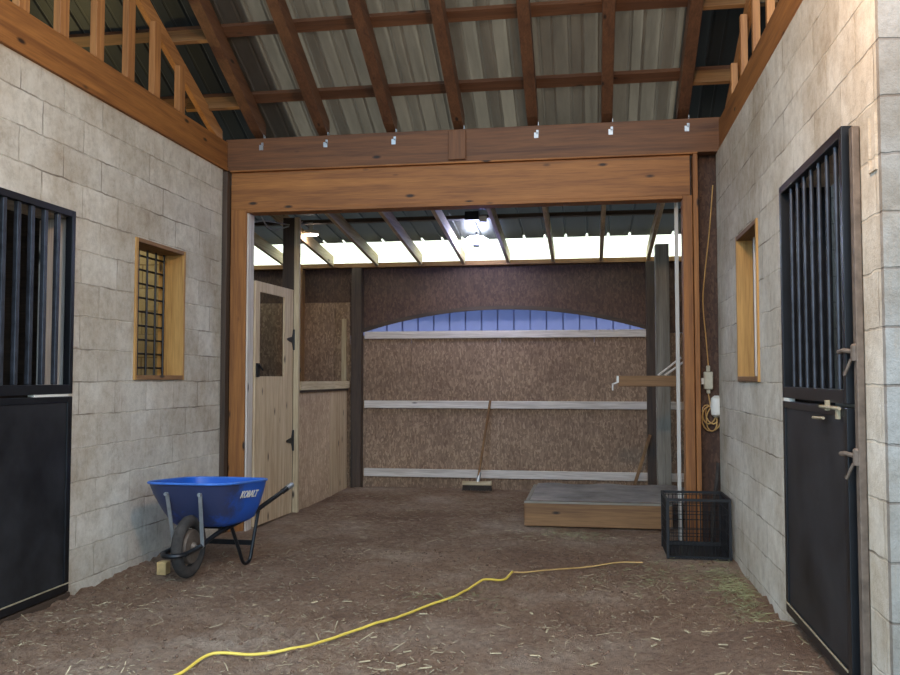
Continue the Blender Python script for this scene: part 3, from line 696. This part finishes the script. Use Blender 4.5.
# plane of the tub side between ring 0 and ring 2 around x=.42
def side_pt(i, x):
    x0, x1, w0, w1, zf, zr = spec[i]; t = (x-x0)/(x1-x0); return Vector((x, -(w0+(w1-w0)*t), zf+(zr-zf)*t))
pa, pb, pc = side_pt(0, .36), side_pt(2, .36), side_pt(0, .42)
ex = (pc-pa).normalized(); ey = (pa-pb); ey = (ey-ex*ey.dot(ex)).normalized(); ez = ex.cross(ey)
if ez.y > 0: ez = -ez
ctr = side_pt(1, .27) + ez*.004 + Vector((0, 0, -.005))
R3 = Matrix((ex, ey, ez)).transposed()
lt.matrix_local = Matrix.Translation(ctr) @ R3.to_4x4() @ Matrix.Rotation(math.radians(-1), 4, 'Z')
# wheel
wh = bpy.data.objects.new('wheel', None); COL.objects.link(wh); wh.parent = WB; wh.location = (0, 0, 0); wh['_base'] = (0, 0, 0)
bm = BM(); seg, rs, R_, r_ = 40, 12, .162, .038; ringv = []
for k in range(seg):
    a = 2*PI*k/seg; ringv.append([bm.verts.new(((R_+r_*math.cos(b)*(1.0+.03*(k % 2)))*math.cos(a), r_*.95*math.sin(b), .198+(R_+r_*math.cos(b)*(1.0+.03*(k % 2)))*math.sin(a))) for b in [2*PI*j/rs for j in range(rs)]])
for k in range(seg):
    for j in range(rs): bm.faces.new((ringv[k][j], ringv[(k+1) % seg][j], ringv[(k+1) % seg][(j+1) % rs], ringv[k][(j+1) % rs]))
L('tire', bm, M['rubber'], wh, smooth=True)
bm = BM(); lathe(bm, [(.02, -.055), (.022, -.05), (.03, -.03), (.105, -.032), (.112, -.02), (.112, .02), (.105, .032), (.03, .03), (.022, .05), (.02, .055)], (0, 0, .198), 'y', 28); L('hub', bm, M['rust'], wh, smooth=True)
# frame
for sgn in (-1, 1):
    bm = BM(); pts = smooth_pts([(-.20, sgn*.075, .185), (-.02, sgn*.085, .20), (.16, sgn*.13, .262), (.40, sgn*.20, .315), (.66, sgn*.275, .40), (.98, sgn*.32, .475)], 5)
    tube(bm, pts, .0165, 10); h = L('handle', bm, M['black'], smooth=True)
    bm = BM(); tube(bm, [(.86, sgn*.3035, .447), (.95, sgn*.3165, .468)], .0205, 10); g_ = L('grip', bm, M['black'], h, smooth=True)
    bm = BM(); tube(bm, [(.92, sgn*.3122, .461), (1.0, sgn*.3235, .480)], .0225, 10); g2 = L('grip_end', bm, M['steel'], h, smooth=True)
    bm = BM(); beam(bm, (-.085, sgn*.115, .555), (-.005, sgn*.098, .20), .024, .008, up=(1, 0, 0)); lathe(bm, [(.012, -.012), (.012, .004), (.006, .008)], (-.092, sgn*.115, .545), 'x', 10)
    L('front_brace', bm, M['steel'])
    bm = BM(); pts = smooth_pts([(.28, sgn*.165, .286), (.37, sgn*.18, .12), (.43, sgn*.19, .012), (.51, sgn*.20, .012), (.535, sgn*.212, .12), (.57, sgn*.24, .36)], 6)
    tube(bm, pts, .0125, 8); L('leg', bm, M['black'], smooth=True)
bm = BM(); tube(bm, smooth_pts([(-.18, -.08, .187), (-.235, -.05, .183), (-.25, 0, .182), (-.235, .05, .183), (-.18, .08, .187)], 5), .016, 8); L('nose_bar', bm, M['black'], smooth=True)
bm = BM(); tube(bm, [(0, -.10, .198), (0, .10, .198)], .010, 8); L('axle', bm, M['steel'])
bm = BM(); beam(bm, (.53, -.21, .13), (.53, .21, .13), .006, .035); beam(bm, (.42, -.19, .30), (.42, .19, .30), .05, .02); beam(bm, (.25, -.15, .285), (.25, .15, .285), .05, .02); L('cross_brace', bm, M['black'])
bm = BM(); box(bm, -2.83, -2.765, 5.36, 5.43, -.01, .075); o = obj('wood_block', bm, M['tan'], bev=.006); tag(o, 'small tan wood block on the dirt beside the wheelbarrow wheel', 'block')

# ------------------------------------------------------------------ wire crate
cr = empty('wire_crate', (.765, 6.6, 0)); tag(cr, 'black wire crate standing by the right opening post', 'crate')
cx0, cx1, cy0, cy1, cz0, cz1 = .548, .98, 6.40, 6.84, .0, .42
def grid(p, u, v, nu, nv, r):
    bm = BM(); p, u, v = Vector(p), Vector(u), Vector(v)
    for i in range(nu+1): tube(bm, [p+u*i/nu, p+u*i/nu+v], r, 5)
    for j in range(nv+1): tube(bm, [p+v*j/nv, p+v*j/nv+u], r*1.3, 5)
    return bm
dx, dy, dz = cx1-cx0, cy1-cy0, cz1-cz0
obj('front_panel', grid((cx0, cy0, cz0), (dx, 0, 0), (0, 0, dz), 17, 4, .0022), M['wire'], cr)
obj('back_panel', grid((cx0, cy1, cz0), (dx, 0, 0), (0, 0, dz), 17, 4, .0022), M['wire'], cr)
obj('side_panel', grid((cx0, cy0, cz0), (0, dy, 0), (0, 0, dz), 26, 5, .0026), M['wire'], cr)
obj('side_panel', grid((cx1, cy0, cz0), (0, dy, 0), (0, 0, dz), 26, 5, .0026), M['wire'], cr)
obj('folded_top', grid((cx0+.01, cy1-.012, cz0+.02), (dx-.02, 0, 0), (0, 0, dz-.04), 12, 6, .0022), M['wire'], cr)
bm = BM()
for x in (cx0, cx1):
    for y in (cy0, cy1): box(bm, x-.01, x+.01, y-.01, y+.01, cz0, cz1)
box(bm, cx0-.008, cx1+.008, cy0-.012, cy0+.004, cz1-.012, cz1+.006); box(bm, cx0-.008, cx1+.008, cy1-.004, cy1+.012, cz1-.012, cz1+.006)
box(bm, cx0-.012, cx0+.004, cy0, cy1, cz1-.012, cz1+.006); box(bm, cx1-.004, cx1+.012, cy0, cy1, cz1-.012, cz1+.006)
obj('corner_frame', bm, M['tray'], cr)
bm = BM(); box(bm, cx0+.006, cx1-.006, cy0+.006, cy1-.02, .004, .018); box(bm, cx0+.006, cx1-.006, cy1-.03, cy1-.02, .018, .05); obj('tray', bm, M['tray'], cr)
bm = BM(); tube(bm, smooth_pts([(1.0, 7.08, .62), (.985, 7.05, .50), (.955, 7.02, .30), (.93, 6.95, .02)], 6), .014, 8); o = obj('black_hose', bm, M['rubber'], smooth=True); tag(o, 'short black hose leaning in the corner behind the wire crate', 'hose')

# ------------------------------------------------------------------ cords
pix = [(-1.93, 3.35), (-1.787, 3.565), (-1.74, 3.80), (-1.55, 3.86), (-1.36, 3.98), (-1.22, 4.25), (-1.10, 4.45), (-1.02, 4.62), (-.92, 4.83), (-.80, 5.02), (-.74, 5.22), (-.66, 5.42), (-.55, 5.54), (-.51, 5.72)]
pts = smooth_pts([(x, y, ground_h(x, y)+.006) for x, y in pix], 10)
def lay(pts, r):
    hs = [max(ground_h(p.x+dx, p.y+dy) for dx in (-.04, -.02, 0, .02, .04) for dy in (-.04, -.02, 0, .02, .04)) for p in pts]
    hs = [sum(hs[max(0, i-4):i+5])/len(hs[max(0, i-4):i+5]) for i in range(len(hs))]
    return [Vector((p.x, p.y, h+r)) for p, h in zip(pts, hs)]
pts = lay(pts, .0075)
bm = BM(); tube(bm, pts, .0072, 8); o = obj('extension_cord', bm, M['cord'], smooth=True); tag(o, 'yellow extension cord winding over the dirt floor', 'cord')
pix = [(-.50, 5.73), (-.44, 5.76), (-.3, 5.86), (-.1, 6.03), (.08, 6.14), (.22, 6.22), (.36, 6.24)]
pts = smooth_pts([(x, y, 0) for x, y in pix], 10); pts = lay(pts, .0055)
bm = BM(); tube(bm, pts, .0052, 8); o = obj('extension_cord', bm, M['dullcord'], smooth=True); tag(o, 'dull dusty far length of cord trailing towards the wire crate', 'cord')
hc = empty('hanging_cord', (.93, 7.14, 1.0)); tag(hc, 'tan cord with plug box hanging on the brown panel by the right wall', 'cord')
bm = BM(); tube(bm, smooth_pts([(1.0, 7.15, 2.85), (.97, 7.15, 2.5), (.93, 7.15, 2.15), (.91, 7.15, 1.9), (.93, 7.145, 1.6), (.945, 7.135, 1.36)], 6), .005, 6); obj('upper_cord', bm, M['dullcord'], hc, smooth=True)
bm = BM(); box(bm, .905, .975, 7.10, 7.155, 1.20, 1.34); box(bm, .925, .955, 7.115, 7.145, 1.34, 1.39); box(bm, .925, .955, 7.115, 7.145, 1.165, 1.20); o = obj('plug_box', bm, plain('plug_box', (186, 180, 160), .5), hc, bev=.008)
bm = BM(); box(bm, .885, .904, 7.105, 7.14, 1.24, 1.29); obj('plug', bm, M['whitep'], hc)
bm = BM(); pts = [(.94, 7.13, 1.165)]
for k in range(60):
    a = k*2*PI/14; pts.append((.955+.055*math.cos(a+1.6)+.02*math.sin(k*.31), 7.12+.015*math.sin(k*.7), .98+.085*math.sin(a+1.6)+.03*math.sin(k*.23)))
tube(bm, pts, .0055, 6); obj('coil', bm, M['dullcord'], hc, smooth=True)
bm = BM(); lathe(bm, [(.02, 0), (.045, .02), (.052, .09), (.044, .15), (.02, .17)], (1.0, 7.10, .98)); o = obj('white_bag', bm, M['whitep'], smooth=True); tag(o, 'small white bag hanging by the cord coil at the right wall', 'bag')

# ------------------------------------------------------------------ straw, hay and clods (uncountable)
def sliver(bm, x, y, z, ln, w, a, tilt):
    d = Vector((math.cos(a)*math.cos(tilt), math.sin(a)*math.cos(tilt), math.sin(tilt))); beam(bm, Vector((x, y, z))-d*ln/2, Vector((x, y, z))+d*ln/2, w, w*.5)
bm = BM(); rnd = random.Random(3)
n = 0
while n < 3000:
    x, y = rnd.uniform(-3.0, .98), 3.3+3.6*rnd.random()**1.4
    dens = .5+.9*noise.noise(Vector((x*1.2, y*1.2, 7)))
    if rnd.random() > dens or (x > .45 and 6.35 < y < 6.9): continue
    big = rnd.random() < .06
    sliver(bm, x, y, ground_h(x, y)+.006, rnd.uniform(.04, .12) if big else rnd.uniform(.01, .035), rnd.uniform(.002, .004) if big else rnd.uniform(.0015, .003), rnd.gauss(.2, 1.1), rnd.gauss(0, .25)); n += 1
for k in range(900):
    x, y = rnd.uniform(-2.7, .9), rnd.uniform(6.9, 9.9)
    if y > 7.5 and x > -.62: continue
    sliver(bm, x, y, ground_h(x, y)+.004, rnd.uniform(.02, .07), .003, rnd.gauss(.1, .8), rnd.gauss(0, .1))
for k in range(26):
    x, y = rnd.uniform(-1.6, .8), rnd.uniform(3.4, 5.2); sliver(bm, x, y, ground_h(x, y)+.008, rnd.uniform(.03, .06), rnd.uniform(.006, .012), rnd.gauss(.2, .7), 0)
o = obj('straw', bm, M['straw'], origin=(0, 0, 0)); tag(o, 'loose dry straw scattered over the dirt floor', 'straw', kind='stuff')
bm = BM()
for cxx, cyy, sx, sy, nn in ((.88, 5.45, .07, .35, 420), (.5, 5.9, .25, .3, 160), (.9, 6.2, .08, .2, 60), (-.15, 7.2, .2, .12, 120), (-.75, 5.1, .2, .12, 50)):
    for k in range(nn):
        x, y = cxx+rnd.gauss(0, sx), cyy+rnd.gauss(0, sy)
        if x > .99 or y > 7.5: continue
        sliver(bm, x, y, ground_h(x, y)+rnd.uniform(.003, .02), rnd.uniform(.03, .09), .0025, rnd.uniform(0, 6.3), rnd.gauss(0, .2))
o = obj('hay', bm, M['hay'], origin=(0, 0, 0)); tag(o, 'thin greenish hay scattered along the foot of the right wall', 'hay', kind='stuff')
bm = BM()
for k in range(1500):
    x, y = rnd.uniform(-3.05, .98), 3.3+3.2*rnd.random()**1.3
    if noise.noise(Vector((x*1.3+4, y*1.3, 2))) < -.05 and rnd.random() < .7: continue
    if abs(x+2.4) < .5 and y > 5.1: continue
    r = rnd.uniform(.003, .013); z = ground_h(x, y)
    bmesh.ops.create_icosphere(bm, subdivisions=1, radius=r, matrix=Matrix.Translation((x, y, z+r*.25)) @ Matrix.Rotation(rnd.uniform(0, 6), 4, 'Z') @ Matrix.Diagonal((1, rnd.uniform(.6, 1.3), rnd.uniform(.4, .8), 1)))
for v in bm.verts: v.co += Vector((rnd.uniform(-1, 1), rnd.uniform(-1, 1), rnd.uniform(-1, 1)))*.003
o = obj('dirt_clods', bm, M['clod'], origin=(0, 0, 0)); tag(o, 'loose clods of dirt on the barn floor', 'dirt', kind='stuff')

# ------------------------------------------------------------------ light
w = bpy.data.worlds.new('world'); sc.world = w; w.use_nodes = True
bg = w.node_tree.nodes['Background']; bg.inputs[0].default_value = (.54, .77, 1.0, 1); bg.inputs[1].default_value = 2.5
def light(typ, name, loc, rgb, energy, size=.2, rot=None, **k):
    d = bpy.data.lights.new(name, typ); d.color = s2l(rgb)[:3]; d.energy = energy
    if typ == 'AREA': d.size = size
    elif typ in ('POINT', 'SPOT'): d.shadow_soft_size = size
    for a, b in k.items(): setattr(d, a, b)
    o = bpy.data.objects.new(name, d); COL.objects.link(o); o.location = loc
    if rot: o.rotation_euler = rot
    return o
light('SUN', 'sun', (0, 20, 20), (255, 240, 200), 5.0, angle=math.radians(1), rot=(math.radians(-40), 0, math.radians(12)))
light('POINT', 'aisle_lamp', (.05, 2.3, 3.4), (255, 204, 146), 150, .15)
light('POINT', 'dome_lamp', (-1.15, 9.05, 2.70), (130, 150, 255), 13, .1)
light('POINT', 'puck_lamp', (-2.93, 8.80, 2.78), (255, 232, 214), 1, .06)
light('POINT', 'stall_fill_light', (-4.6, 6.0, 2.7), (255, 232, 160), 38, .08)  # unseen light added to brighten the wall behind the left window
for o in bpy.data.objects:
    if '_base' in o: del o['_base']
